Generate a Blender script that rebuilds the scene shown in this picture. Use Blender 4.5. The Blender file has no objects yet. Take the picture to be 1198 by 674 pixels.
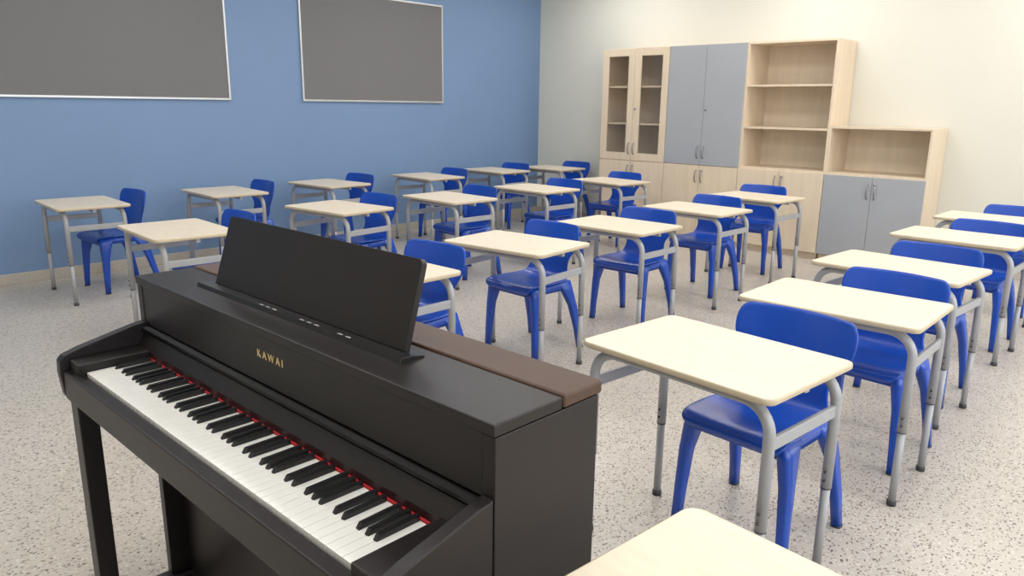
import bpy, bmesh, math, random
from mathutils import Vector, Matrix
random.seed(4)
sc=bpy.context.scene
sc.view_settings.view_transform='Standard'
sc.view_settings.look='None'
sc.view_settings.exposure=0.0

def lin(c):
    return tuple(((v/255)/12.92 if v/255<=0.04045 else ((v/255+0.055)/1.055)**2.4) for v in c)+(1,)

# ------------------------------------------------------------ materials
def mat(name,col,rough=.5,metal=0,noise=0.04,nscale=6,bump=0,bscale=200,spec=.5,coat=0,stretch=(1,1,1)):
    m=bpy.data.materials.new(name);m.use_nodes=True
    nt=m.node_tree;b=nt.nodes['Principled BSDF']
    b.inputs['Roughness'].default_value=rough;b.inputs['Metallic'].default_value=metal
    b.inputs['Specular IOR Level'].default_value=spec;b.inputs['Coat Weight'].default_value=coat
    tc=nt.nodes.new('ShaderNodeTexCoord');mp=nt.nodes.new('ShaderNodeMapping');mp.inputs['Scale'].default_value=stretch
    nt.links.new(tc.outputs['Object'],mp.inputs[0])
    n=nt.nodes.new('ShaderNodeTexNoise');n.inputs['Scale'].default_value=nscale;n.inputs['Detail'].default_value=4
    nt.links.new(mp.outputs[0],n.inputs['Vector'])
    r=nt.nodes.new('ShaderNodeValToRGB');c=lin(col)
    r.color_ramp.elements[0].position=.3;r.color_ramp.elements[1].position=.7
    r.color_ramp.elements[0].color=tuple(v*(1-noise) for v in c[:3])+(1,)
    r.color_ramp.elements[1].color=tuple(min(1,v*(1+noise)) for v in c[:3])+(1,)
    nt.links.new(n.outputs['Fac'],r.inputs[0]);nt.links.new(r.outputs[0],b.inputs['Base Color'])
    if bump:
        n2=nt.nodes.new('ShaderNodeTexNoise');n2.inputs['Scale'].default_value=bscale;n2.inputs['Detail'].default_value=2
        nt.links.new(mp.outputs[0],n2.inputs['Vector'])
        bp=nt.nodes.new('ShaderNodeBump');bp.inputs['Strength'].default_value=bump;bp.inputs['Distance'].default_value=.002
        nt.links.new(n2.outputs['Fac'],bp.inputs['Height']);nt.links.new(bp.outputs[0],b.inputs['Normal'])
    return m
def floor_mat():
    m=bpy.data.materials.new('speckled_vinyl');m.use_nodes=True
    nt=m.node_tree;N=nt.nodes;L=nt.links;b=N['Principled BSDF'];b.inputs['Roughness'].default_value=.3
    b.inputs['Specular IOR Level'].default_value=.45
    tc=N.new('ShaderNodeTexCoord')
    wn=N.new('ShaderNodeTexNoise');wn.inputs['Scale'].default_value=60;L.new(tc.outputs['Object'],wn.inputs['Vector'])
    def mix(fac,a,bc):
        x=N.new('ShaderNodeMix');x.data_type='RGBA'
        L.new(fac,x.inputs[0])
        if isinstance(a,tuple):x.inputs[6].default_value=a
        else:L.new(a,x.inputs[6])
        if isinstance(bc,tuple):x.inputs[7].default_value=bc
        else:L.new(bc,x.inputs[7])
        return x.outputs[2]
    vadd=N.new('ShaderNodeVectorMath');vadd.operation='MULTIPLY_ADD'
    L.new(wn.outputs['Color'],vadd.inputs[0]);vadd.inputs[1].default_value=(.02,.02,0);L.new(tc.outputs['Object'],vadd.inputs[2])
    base=N.new('ShaderNodeTexNoise');base.inputs['Scale'].default_value=1.2;L.new(tc.outputs['Object'],base.inputs['Vector'])
    rb=N.new('ShaderNodeValToRGB');rb.color_ramp.elements[0].color=lin((186,178,167));rb.color_ramp.elements[1].color=lin((196,188,178))
    L.new(base.outputs['Fac'],rb.inputs[0]);cur=rb.outputs[0]
    for i,(sc_,thr,dthr,col) in enumerate(((66,.28,.34,(208,202,194)),(58,.26,.32,(162,152,142)),(46,.15,.26,(118,108,100)),(75,.11,.32,(96,87,82)))):
        mp=N.new('ShaderNodeMapping');mp.inputs['Location'].default_value=(i*3.1,i*7.7,0);mp.inputs['Rotation'].default_value=(0,0,i*.7);mp.inputs['Scale'].default_value=(1,1.6,1)
        L.new(vadd.outputs[0],mp.inputs[0])
        v=N.new('ShaderNodeTexVoronoi');v.voronoi_dimensions='2D';v.inputs['Scale'].default_value=sc_;L.new(mp.outputs[0],v.inputs['Vector'])
        lt=N.new('ShaderNodeMath');lt.operation='LESS_THAN';L.new(v.outputs['Distance'],lt.inputs[0]);lt.inputs[1].default_value=dthr
        sp=N.new('ShaderNodeSeparateColor');L.new(v.outputs['Color'],sp.inputs[0])
        l2=N.new('ShaderNodeMath');l2.operation='LESS_THAN';L.new(sp.outputs[0],l2.inputs[0]);l2.inputs[1].default_value=thr
        mu=N.new('ShaderNodeMath');mu.operation='MULTIPLY';L.new(lt.outputs[0],mu.inputs[0]);L.new(l2.outputs[0],mu.inputs[1])
        cur=mix(mu.outputs[0],cur,lin(col))
    L.new(cur,b.inputs['Base Color'])
    return m
M={}
M['blue_wall']=mat('blue_paint',(116,144,180),.6,0,.015,2,.15,250)
M['cream_wall']=mat('cream_paint',(218,216,205),.6,0,.012,2,.15,250)
M['ceiling']=mat('ceiling_white',(235,235,232),.8)
M['floor']=floor_mat()
M['skirt']=mat('skirting_vinyl',(184,177,166),.5,0,.12,120)
M['lam']=mat('cream_laminate',(224,211,189),.38,0,.045,12,.05,300,stretch=(4,.8,1))
M['lamedge']=mat('laminate_edge',(200,185,158),.45,0,.03,20)
M['grey']=mat('grey_powdercoat',(166,167,170),.38,.15,.03,20)
M['cap']=mat('dark_rubber',(62,62,64),.6)
M['blue']=mat('blue_plastic',(10,70,174),.26,0,.04,5,.10,700,spec=.6)
M['birch']=mat('birch_board',(222,204,179),.45,0,.05,3,.0,1,stretch=(6,6,.7))
M['birchin']=mat('birch_interior',(224,209,187),.5,0,.04,3,stretch=(6,6,.7))
M['gdoor']=mat('grey_door_board',(166,169,174),.4,0,.02,3)
M['steel']=mat('brushed_steel',(150,150,152),.3,.9)
M['felt']=mat('grey_felt',(118,117,118),.95,0,.06,180,.3,500)
M['alu']=mat('aluminium_frame',(205,206,208),.35,.6)
M['ebony']=mat('dark_rosewood',(22,16,17),.34,0,.25,14,.25,60,spec=.4,stretch=(30,1.2,30))
M['ebonys']=mat('satin_black',(14,12,13),.3,0,.1,20,spec=.4)
M['brown']=mat('brown_vinyl',(72,49,36),.5,0,.05,30,.2,400)
M['ivory']=mat('white_key',(236,234,229),.2,0,.01,20,spec=.6)
M['bkey']=mat('black_key',(18,18,20),.28,0,.05,40)
M['red']=mat('red_felt',(170,26,34),.9,0,.1,200)
M['gold']=mat('gold_letter',(222,196,140),.4,.4)
M['white']=mat('print_white',(190,190,190),.5)
def glass():
    m=bpy.data.materials.new('cabinet_glass');m.use_nodes=True;nt=m.node_tree
    for n in list(nt.nodes):nt.nodes.remove(n)
    o=nt.nodes.new('ShaderNodeOutputMaterial');t=nt.nodes.new('ShaderNodeBsdfTransparent');g=nt.nodes.new('ShaderNodeBsdfGlossy')
    t.inputs[0].default_value=(.95,.95,.94,1);g.inputs['Roughness'].default_value=.05
    mx=nt.nodes.new('ShaderNodeMixShader');mx.inputs[0].default_value=.05
    nt.links.new(t.outputs[0],mx.inputs[1]);nt.links.new(g.outputs[0],mx.inputs[2]);nt.links.new(mx.outputs[0],o.inputs[0]);return m
M['glass']=glass()
def emit(col,s):
    m=bpy.data.materials.new('led_diffuser');m.use_nodes=True;b=m.node_tree.nodes['Principled BSDF']
    b.inputs['Emission Color'].default_value=col;b.inputs['Emission Strength'].default_value=s;return m
M['led']=emit((1,.98,.95,1),3)

# ------------------------------------------------------------ mesh builder
class MB:
    def __init__(s): s.v=[];s.f=[];s.m=[];s.sm=[];s.mats=[]
    def mi(s,k):
        if k not in s.mats:s.mats.append(k)
        return s.mats.index(k)
    def addbm(s,bm,k,smooth=False):
        o=len(s.v);bm.verts.ensure_lookup_table();bm.verts.index_update()
        for v in bm.verts:s.v.append(tuple(v.co))
        i=s.mi(k)
        for f in bm.faces:
            s.f.append([o+v.index for v in f.verts]);s.m.append(i);s.sm.append(smooth)
        bm.free()
    def box(s,x0,x1,y0,y1,z0,z1,k,bev=0,seg=2):
        bm=bmesh.new();bmesh.ops.create_cube(bm,size=1)
        for v in bm.verts:v.co=Vector(((x0+x1)/2+v.co.x*(x1-x0),(y0+y1)/2+v.co.y*(y1-y0),(z0+z1)/2+v.co.z*(z1-z0)))
        if bev:bmesh.ops.bevel(bm,geom=list(bm.edges),offset=bev,segments=seg,affect='EDGES',profile=.5)
        s.addbm(bm,k)
    def prism_y(s,pts,y0,y1,k,bev=0):
        bm=bmesh.new();a=[bm.verts.new((p[0],y0,p[1])) for p in pts];b=[bm.verts.new((p[0],y1,p[1])) for p in pts]
        n=len(pts);bm.faces.new(a);bm.faces.new(b[::-1])
        for i in range(n):bm.faces.new((a[i],b[i],b[(i+1)%n],a[(i+1)%n]))
        bmesh.ops.recalc_face_normals(bm,faces=bm.faces)
        if bev:
            ed=[e for e in bm.edges if abs(e.verts[0].co.y-e.verts[1].co.y)<1e-6]
            bmesh.ops.bevel(bm,geom=ed,offset=bev,segments=2,affect='EDGES',profile=.5)
        s.addbm(bm,k)
    def tube(s,pts,r,k,n=12,cap=True,ry=None):
        pts=[Vector(p) for p in pts];bm=bmesh.new();rings=[]
        up=None
        for i,p in enumerate(pts):
            t=(pts[min(i+1,len(pts)-1)]-pts[max(i-1,0)]).normalized()
            if up is None:up=Vector((1,0,0)) if abs(t.x)<.9 else Vector((0,0,1))
            a=(up-t*up.dot(t)).normalized();b=t.cross(a);up=a
            rr=r[i] if isinstance(r,list) else r
            rings.append([bm.verts.new(p+a*rr*math.cos(2*math.pi*j/n)+b*(ry or rr)*math.sin(2*math.pi*j/n)) for j in range(n)])
        for i in range(len(rings)-1):
            for j in range(n):bm.faces.new((rings[i][j],rings[i][(j+1)%n],rings[i+1][(j+1)%n],rings[i+1][j]))
        if cap:bm.faces.new(rings[0][::-1]);bm.faces.new(rings[-1])
        bmesh.ops.recalc_face_normals(bm,faces=bm.faces)
        s.addbm(bm,k,True)
    def roundslab(s,w,d,z0,z1,rad,k,ke,bev=.003):
        out=[]
        for cx,cy,a0 in ((d/2-rad,w/2-rad,0),(-d/2+rad,w/2-rad,90),(-d/2+rad,-w/2+rad,180),(d/2-rad,-w/2+rad,270)):
            for i in range(9):
                a=math.radians(a0+i*90/8);out.append((cx+rad*math.cos(a),cy+rad*math.sin(a),math.cos(a),math.sin(a)))
        prof=[(z0,bev),(z0+bev,0),(z1-bev,0),(z1-bev*.3,bev*.35),(z1,bev)]
        bm=bmesh.new();R=[[bm.verts.new((x-nx*i,y-ny*i,z)) for x,y,nx,ny in out] for z,i in prof];n=len(out)
        for a in range(len(R)-1):
            for j in range(n):bm.faces.new((R[a][j],R[a][(j+1)%n],R[a+1][(j+1)%n],R[a+1][j]))
        s.addbm(bm,ke,True)
        bm=bmesh.new()
        bm.faces.new([bm.verts.new((x-nx*bev,y-ny*bev,z1)) for x,y,nx,ny in out])
        bm.faces.new([bm.verts.new((x-nx*bev,y-ny*bev,z0)) for x,y,nx,ny in out][::-1])
        s.addbm(bm,k)
    def loft(s,secs,k,smooth=True):
        bm=bmesh.new();R=[];n=12
        for cx,cy,z,wx,wy in secs:
            ring=[]
            for j in range(n):
                a=2*math.pi*(j+.5)/n;c,q=math.cos(a),math.sin(a)
                e=.5
                ring.append(bm.verts.new((cx+wx/2*math.copysign(abs(c)**e,c),cy+wy/2*math.copysign(abs(q)**e,q),z)))
            R.append(ring)
        for a in range(len(R)-1):
            for j in range(n):bm.faces.new((R[a][j],R[a][(j+1)%n],R[a+1][(j+1)%n],R[a+1][j]))
        bm.faces.new(R[0][::-1]);bm.faces.new(R[-1])
        bmesh.ops.recalc_face_normals(bm,faces=bm.faces)
        s.addbm(bm,k,smooth)
    def addmesh(s,me,k,mtx=None,smooth=True):
        bm=bmesh.new();bm.from_mesh(me)
        if mtx:bm.transform(mtx)
        s.addbm(bm,k,smooth)
    def mesh(s,name):
        me=bpy.data.meshes.new(name);me.from_pydata(s.v,[],s.f)
        for k in s.mats:me.materials.append(M[k])
        for p,i,q in zip(me.polygons,s.m,s.sm):p.material_index=i;p.use_smooth=q
        me.update();return me
def put(name,me,loc=(0,0,0),rot=0):
    o=bpy.data.objects.new(name,me);o.location=loc;o.rotation_euler=(0,0,math.radians(rot));sc.collection.objects.link(o);return o

# ------------------------------------------------------------ room
XW,YW=7.914,7.036;X0,Y0=-1.6,-2.6;H=3.15;T=.15
def wall(name,x0,x1,y0,y1,z0,z1,k):
    b=MB();b.box(x0,x1,y0,y1,z0,z1,k);return put(name,b.mesh(name))
wall('floor',X0-T,XW+T,Y0-T,YW+T,-.1,0,'floor')
wall('ceiling',X0-T,XW+T,Y0-T,YW+T,H,H+.1,'ceiling')
wall('wall_left',X0-T,XW+T,YW,YW+T,0,H,'blue_wall')
wall('wall_back',XW,XW+T,Y0,YW,0,H,'cream_wall')
wall('wall_front',X0-T,X0,Y0,YW,0,H,'cream_wall')
b=MB();wins=[(-.6,1.6),(2.2,4.4),(5.0,7.2)];zs,zt=.9,2.7
b.box(X0-T,XW+T,Y0-T,Y0,0,zs,'cream_wall');b.box(X0-T,XW+T,Y0-T,Y0,zt,H,'cream_wall')
xs=[X0-T]+[v for w in wins for v in w]+[XW+T]
for i in range(0,len(xs),2):b.box(xs[i],xs[i+1],Y0-T,Y0,zs,zt,'cream_wall')
put('wall_right',b.mesh('wall_right'))
for i,(a,c) in enumerate(wins):
    b=MB();t=.06;y0,y1=Y0-.1,Y0-.04
    b.box(a,a+t,y0,y1,zs,zt,'ceiling');b.box(c-t,c,y0,y1,zs,zt,'ceiling');b.box(a,c,y0,y1,zs,zs+t,'ceiling');b.box(a,c,y0,y1,zt-t,zt,'ceiling')
    b.box((a+c)/2-.04,(a+c)/2+.04,y0,y1,zs,zt,'ceiling')
    put('window_%d'%(i+1),b.mesh('window'))
    l=bpy.data.lights.new('daylight','AREA');l.shape='RECTANGLE';l.size=c-a;l.size_y=zt-zs;l.energy=52;l.color=(.92,.96,1)
    o=bpy.data.objects.new('window_daylight',l);o.location=((a+c)/2,Y0-.25,(zs+zt)/2);o.rotation_euler=(math.radians(90),0,0);sc.collection.objects.link(o)
def skirt(name,x0,x1,y0,y1):
    b=MB();b.box(x0,x1,y0,y1,0,.09,'skirt',.004);put(name,b.mesh(name))
skirt('baseboard_left',X0,XW,YW-.014,YW);skirt('baseboard_back',XW-.014,XW,Y0,YW-.014)

b=MB()
for x in (.3,2.7,5.1,7.0):
    for y in (-1.2,1.0,3.2,5.4):
        b.box(x-.3,x+.3,y-.6,y+.6,H-.02,H-.001,'led')
        l=bpy.data.lights.new('led','AREA');l.shape='RECTANGLE';l.size=.6;l.size_y=1.2;l.energy=12.5;l.color=(1,.985,.965)
        o=bpy.data.objects.new('ceiling_panel_lamp',l);o.location=(x,y,H-.03);sc.collection.objects.link(o)
put('ceiling_light_panels',b.mesh('panels'))

def pin(x0,x1,z0,z1):
    b=MB();w=x1-x0;h=z1-z0;t=.018
    b.box(-w/2+t/2,w/2-t/2,-.016,0,-h/2+t/2,h/2-t/2,'felt')
    b.box(-w/2,w/2,-.022,0,-h/2,-h/2+t,'alu',.002);b.box(-w/2,w/2,-.022,0,h/2-t,h/2,'alu',.002)
    b.box(-w/2,-w/2+t,-.022,0,-h/2+t,h/2-t,'alu',.002);b.box(w/2-t,w/2,-.022,0,-h/2+t,h/2-t,'alu',.002)
    put('pinboard',b.mesh('pinboard'),((x0+x1)/2,YW-.002,(z0+z1)/2))
pin(1.56,3.474,1.488,2.598);pin(4.249,6.156,1.488,2.598)

# ------------------------------------------------------------ cabinets
WC=.911;DC=.46;XC=7.447;YC=5.598
def carcass(b,z0,z1,back='birchin'):
    t=.02;b.box(.0,DC,-t,0,z0,z1,'birch',.001);b.box(.0,DC,-WC,-WC+t,z0,z1,'birch',.001)
    b.box(.0,DC,-WC+t,-t,z1-t,z1,'birch',.001);b.box(.0,DC,-WC+t,-t,z0,z0+t,'birch',.001)
    b.box(DC-.008,DC,-WC+t,-t,z0+t,z1-t,back)
def doors(b,z0,z1,k,hz,lockz=None):
    g=.003;m=-WC/2
    b.box(-.019,-.001,m+g/2,-g,z0+g,z1-g,k,.0015);b.box(-.019,-.001,-WC+g,m-g/2,z0+g,z1-g,k,.0015)
    for y in (m+.035,m-.035):
        pts=[(-.019,y,hz-.065),(-.04,y,hz-.055),(-.047,y,hz-.03),(-.049,y,hz),(-.047,y,hz+.03),(-.04,y,hz+.055),(-.019,y,hz+.065)]
        b.tube(pts,.006,'steel',8)
    if lockz:b.tube([(-.018,m-.03,lockz),(-.032,m-.03,lockz)],.012,'steel',12)
HS,HT,HL=.859,2.127,1.315
def base(b):b.box(.03,DC,-WC+.01,-.01,0,.07,'birch')
c=MB();base(c);carcass(c,.07,HS);doors(c,.07,HS,'birch',HS-.12,HS-.06);carcass(c,HS,HT)
for z in (1.28,1.70):c.box(.02,DC-.01,-WC+.02,-.02,z-.01,z+.01,'birch')
g=.003
for ya,yb in ((-WC/2+g/2,-g),(-WC+g,-WC/2-g/2)):
    f=.085;z0,z1=HS+g,HT-g
    c.box(-.019,-.001,ya,ya+f,z0,z1,'birch',.0015);c.box(-.019,-.001,yb-f,yb,z0,z1,'birch',.0015)
    c.box(-.019,-.001,ya+f,yb-f,z0,z0+f,'birch',.0015);c.box(-.019,-.001,ya+f,yb-f,z1-f,z1,'birch',.0015)
    c.box(-.012,-.008,ya+f,yb-f,z0+f,z1-f,'glass')
for y in (-WC/2+.035,-WC/2-.035):
    hz=HS+.14;c.tube([(-.019,y,hz-.065),(-.04,y,hz-.055),(-.049,y,hz),(-.04,y,hz+.055),(-.019,y,hz+.065)],.006,'steel',8)
c.tube([(-.018,-WC/2-.03,1.45),(-.032,-WC/2-.03,1.45)],.012,'steel',12)
put('glass_door_cabinet',c.mesh('c1'),(XC,YC,0))
c=MB();base(c);carcass(c,.07,HS);doors(c,.07,HS,'birch',HS-.12,HS-.06);carcass(c,HS,HT);doors(c,HS,HT,'gdoor',HS+.14,1.45)
put('storage_cabinet',c.mesh('c2'),(XC,YC-WC,0))
c=MB();base(c);carcass(c,.07,HS);doors(c,.07,HS,'birch',HS-.12,HS-.06);carcass(c,HS,HT)
for z in (1.28,1.70):c.box(.005,DC-.01,-WC+.02,-.02,z-.01,z+.01,'birch')
put('open_shelf_bookcase',c.mesh('c3'),(XC,YC-2*WC,0))
c=MB();base(c);carcass(c,.07,HS);doors(c,.07,HS,'gdoor',HS-.14,HS-.07);carcass(c,HS,HL)
put('low_storage_cabinet',c.mesh('c4'),(XC,YC-3*WC,0))

# ------------------------------------------------------------ desk
HD=.717
def desk_mesh():
    b=MB();b.roundslab(.70,.50,HD-.02,HD,.035,'lam','lamedge',.004)
    zt=HD-.02-.017
    for x in (-.195,.195):
        y=.325;R=.09;pts=[(x,-y,.30)]
        for i in range(9):
            a=math.radians(180-i*90/8);pts.append((x,-y+R+R*math.cos(a),zt-R+R*math.sin(a)))
        for i in range(9):
            a=math.radians(90-i*90/8);pts.append((x,y-R+R*math.cos(a),zt-R+R*math.sin(a)))
        pts.append((x,y,.30));b.tube(pts,.017,'grey',12)
        for s in (-1,1):
            b.tube([(x,s*y,.012),(x,s*y,.31)],.0145,'grey',12)
            b.tube([(x,s*y,0),(x,s*y,.02)],.0175,'cap',12)
            b.tube([(x,s*y,.30),(x,s*y,.303)],.0175,'cap',12)
            for z in (.33,.36):b.tube([(x-.012,s*y,z),(x-.021,s*y,z)],.004,'cap',8)
    for s in (-1,1):
        b.box(-.195,.195,s*.325-.008,s*.325+.008,.545,.585,'grey',.004)
    b.box(-.012,.012,-.325,.325,HD-.045,HD-.02,'grey',.002)
    return b.mesh('school_desk')
# ------------------------------------------------------------ chair
def chair_mesh():
    rows=[(-.195,.395,.165,0,0),(-.208,.420,.188,0,0),(-.19,.436,.198,.004,0),(-.13,.438,.203,.008,0),(-.04,.430,.203,.014,0),(.05,.426,.198,.016,0),
          (.115,.432,.188,.012,.004),(.152,.452,.176,.0,.010),(.172,.49,.160,0,.016),(.184,.535,.152,0,.022),(.196,.580,.168,0,.03),(.206,.62,.21,0,.045),
          (.216,.665,.228,0,.052),(.226,.715,.230,0,.052),(.234,.750,.221,0,.048),(.238,.772,.198,0,.04)]
    nt=13;bm=bmesh.new();G=[]
    for (x,z,w,dish,wrap) in rows:
        G.append([bm.verts.new((x-wrap*(t*t),w*t,z+dish*(t*t))) for t in [-1+2*j/(nt-1) for j in range(nt)]])
    for i in range(len(G)-1):
        for j in range(nt-1):bm.faces.new((G[i][j],G[i+1][j],G[i+1][j+1],G[i][j+1]))
    bmesh.ops.recalc_face_normals(bm,faces=bm.faces)
    me=bpy.data.meshes.new('t');bm.to_mesh(me);bm.free();o=bpy.data.objects.new('t',me);sc.collection.objects.link(o)
    so=o.modifiers.new('s','SOLIDIFY');so.thickness=.014;so.offset=0
    ss=o.modifiers.new('ss','SUBSURF');ss.levels=2;ss.render_levels=2
    dg=bpy.context.evaluated_depsgraph_get();me2=bpy.data.meshes.new_from_object(o.evaluated_get(dg))
    b=MB();b.addmesh(me2,'blue');bpy.data.objects.remove(o)
    for s in (-1,1):
        b.loft([(-.165,s*.205,0,.036,.034),(-.160,s*.2,.12,.042,.036),(-.150,s*.192,.28,.055,.042),(-.135,s*.178,.38,.085,.05),(-.12,s*.165,.432,.13,.05)],'blue')
        b.loft([(.235,s*.21,0,.036,.034),(.215,s*.203,.12,.042,.036),(.175,s*.19,.28,.055,.042),(.135,s*.175,.38,.085,.05),(.11,s*.162,.435,.12,.05)],'blue')
        b.loft([(-.01,s*.172,.385,.25,.022),(-.01,s*.172,.43,.30,.03)],'blue')
        b.loft([(-.165,s*.205,-.0,.038,.036),(-.165,s*.205,.008,.038,.036)],'cap')
        b.loft([(.235,s*.21,0,.038,.036),(.235,s*.21,.008,.038,.036)],'cap')
    b.box(-.16,-.145,-.165,.165,.37,.425,'blue',.004)
    return b.mesh('school_chair')
DM=desk_mesh();CM=chair_mesh()
D={'A':(2.10,1.10,-5),'B':(3.08,1.05,1),'C':(4.01,1.12,-4),'D':(5.26,1.14,-2),'E':(6.35,1.18,-1),
'c1':(3.07,2.88,6),'c2':(4.06,2.88,0),'c3':(5.19,2.95,-2),'c4':(6.31,3.01,-5),'c0':(2.07,2.86,0),
'd1':(1.87,4.60,-3),'d2':(3.17,4.81,6),'d3':(4.21,4.73,-2),'d4':(5.32,4.74,-2),'d5':(6.46,4.71,-6),
'e1':(1.86,6.29,-3),'e2':(3.01,6.33,-2),'e3':(4.09,6.36,4),'e4':(5.32,6.33,-3),'e5':(6.46,6.41,-1),'e6':(7.28,6.22,0),'Z':(.93,.325,-5)}
CH={'A':(.27,-.06,-4),'c0':(.24,.05,3),'c1':(.25,.11,-2),'c2':(.25,.05,2),'c3':(.25,.07,-2),'c4':(.25,.13,3),'d1':(.25,.07,0),'d2':(.25,.08,3),'d3':(.25,.09,-3),'d4':(.25,.01,1),'d5':(.25,.13,-2),
'e1':(.23,.10,3),'e2':(.24,.12,-2),'e3':(.25,.09,3),'e4':(.25,.05,-1),'e5':(.25,.08,2),'e6':(.26,-.03,0)}
for n,(x,y,r) in D.items():
    put('school_desk',DM,(x,y,0),r)
    if n=='Z':continue
    dx,dy,rr=CH.get(n,(.25,-.05,random.uniform(-4,4)))
    put('school_chair',CM,(x+dx,y+dy,0),rr)

# ------------------------------------------------------------ piano (local x: 0=case front, y 0..W)
W=1.436;p=MB();PH=.988;KX=-.028;KD=.158;KZ=.775;mg=(W-1.222)/2
for y0 in (0,W-.03):
    p.box(0,.264,y0,y0+.03,0,PH-.0215,'ebony',.002)
    p.prism_y([(-.001,.860),(-.03,.856),(-.18,.820),(-.215,.808),(-.226,.795),(-.228,.76),(-.222,.70),(-.21,.675),(-.001,.665)],y0+.001,y0+.029,'ebony',.003)
    ly=y0 if y0==0 else W-.055
    p.box(-.205,-.155,ly,ly+.055,.03,.69,'ebony',.003)
    p.box(-.235,.264,ly+.001,ly+.054,0,.045,'ebony',.004)
p.box(-.004,.162,-.001,W+.001,PH-.02,PH+.002,'ebony',.003)
p.box(.164,.272,-.003,W+.003,PH-.02,PH+.006,'brown',.006,3)
p.box(.002,.02,.031,W-.031,.855,PH-.0205,'ebony',.001)
p.box(.02,.26,.031,W-.031,.60,PH-.021,'ebonys')
p.box(.05,.262,.031,W-.031,.05,.66,'ebony')
p.prism_y([(-.012,.838),(-.012,.846),(.01,.852),(.03,.852),(.03,.838)],.032,W-.032,'ebonys',.001)
p.prism_y([(KX+.002,.795),(KX+.002,.779),(.03,.779),(.03,.838),(-.004,.828)],.032,W-.032,'ebony',.001)
p.box(KX-.0035,KX+.002,mg,W-mg,.760,.7785,'red')
p.box(-.2,.05,.031,W-.031,.675,.742,'ebony',.002)
p.box(-.222,KX-KD-.004,.031,W-.031,.69,.768,'ebony',.004)
for a,c_ in ((.031,mg-.002),(W-mg+.002,W-.031)):
    p.box(-.205,.02,a,c_,.74,.798,'ebony',.004)
kw=1.222/52
for i in range(52):
    y1=W-mg-i*kw;p.box(KX-KD,KX-.003,y1-kw+.0006,y1-.0006,KZ-.022,KZ,'ivory',.0012,2)
names='ABCDEFG'
for i in range(51):
    if names[i%7] in 'ACDFG':
        off={'A':.0,'C':-.0015,'D':.0015,'F':-.0018,'G':0}[names[i%7]]
        yc=W-mg-(i+1)*kw-off
        p.prism_y([(KX-.004,KZ+.0115),(KX-.088,KZ+.010),(KX-.097,KZ-.002),(KX-.004,KZ-.002)],yc-.0056,yc+.0056,'bkey',.0012)
y0,y1=1.11-.756,1.905-.756
p.prism_y([(.066,PH),(.072,PH+.012),(.098,PH+.012),(.128,PH+.006),(.13,PH)],y0-.03,y1+.05,'ebonys',.001)
bm=bmesh.new()
def panel():
    h=.188;r=.012
    out=[(y0,.004),(y1+.012,.004)]
    for cy,cz,a0 in ((y1-r,h-r,0),(y0+r,h-r,90)):
        for i in range(6):
            t=math.radians(a0+i*18);out.append((cy+r*math.cos(t),cz+r*math.sin(t)))
    ang=math.radians(16);th=.013;L=[]
    for d in (0,th):
        L.append([bm.verts.new((.102+z*math.sin(ang)+d*math.cos(ang),y,PH+.008+z*math.cos(ang)-d*math.sin(ang))) for y,z in out])
    bm.faces.new(L[0]);bm.faces.new(L[1][::-1]);n=len(out)
    for i in range(n):bm.faces.new((L[0][i],L[1][i],L[1][(i+1)%n],L[0][(i+1)%n]))
    bmesh.ops.recalc_face_normals(bm,faces=bm.faces)
panel();p.addbm(bm,'ebony')
for yy in (.50,.53,.62,.65,.68,.80,.83,.86):
    p.box(.076,.080,yy,yy+.016,PH+.0121,PH+.0125,'white')
cu=bpy.data.curves.new('logo','FONT');cu.body='KAWAI';cu.size=.025;cu.extrude=.0006;cu.space_character=1.6;cu.align_x='CENTER'
to=bpy.data.objects.new('logo',cu);sc.collection.objects.link(to)
dg=bpy.context.evaluated_depsgraph_get();lm=bpy.data.meshes.new_from_object(to.evaluated_get(dg));bpy.data.objects.remove(to)
R=Matrix(((0,0,-1,.0012),(-1,0,0,W/2-.018),(0,1,0,.917),(0,0,0,1)))
p.addmesh(lm,'gold',R,False)
for i in (-1,0,1):p.box(-.09,.05,W/2+i*.075-.012,W/2+i*.075+.012,.055,.068,'steel',.003)
p.box(-.02,.06,W/2-.2,W/2+.2,.0,.11,'ebony',.004)
put('digital_piano',p.mesh('digital_piano'),(.764,.756,0))

# ------------------------------------------------------------ world + camera
w=bpy.data.worlds.new('w');sc.world=w;w.use_nodes=True
w.node_tree.nodes['Background'].inputs[0].default_value=(.8,.88,1,1);w.node_tree.nodes['Background'].inputs[1].default_value=1.2
f,pi,ro,ya,CHh=874.5,math.radians(13.72),math.radians(.73),math.radians(43.47),1.471
F=Vector((math.cos(pi)*math.cos(ya),math.cos(pi)*math.sin(ya),-math.sin(pi)));Rr=Vector((math.sin(ya),-math.cos(ya),0));U=Rr.cross(F)
R2=math.cos(ro)*Rr+math.sin(ro)*U;U2=-math.sin(ro)*Rr+math.cos(ro)*U
cd=bpy.data.cameras.new('camera');cd.sensor_width=36;cd.lens=f*36/1198;cd.clip_start=.02
co=bpy.data.objects.new('camera',cd);co.matrix_world=Matrix(((R2.x,U2.x,-F.x,0),(R2.y,U2.y,-F.y,0),(R2.z,U2.z,-F.z,CHh),(0,0,0,1)))
sc.collection.objects.link(co);sc.camera=co
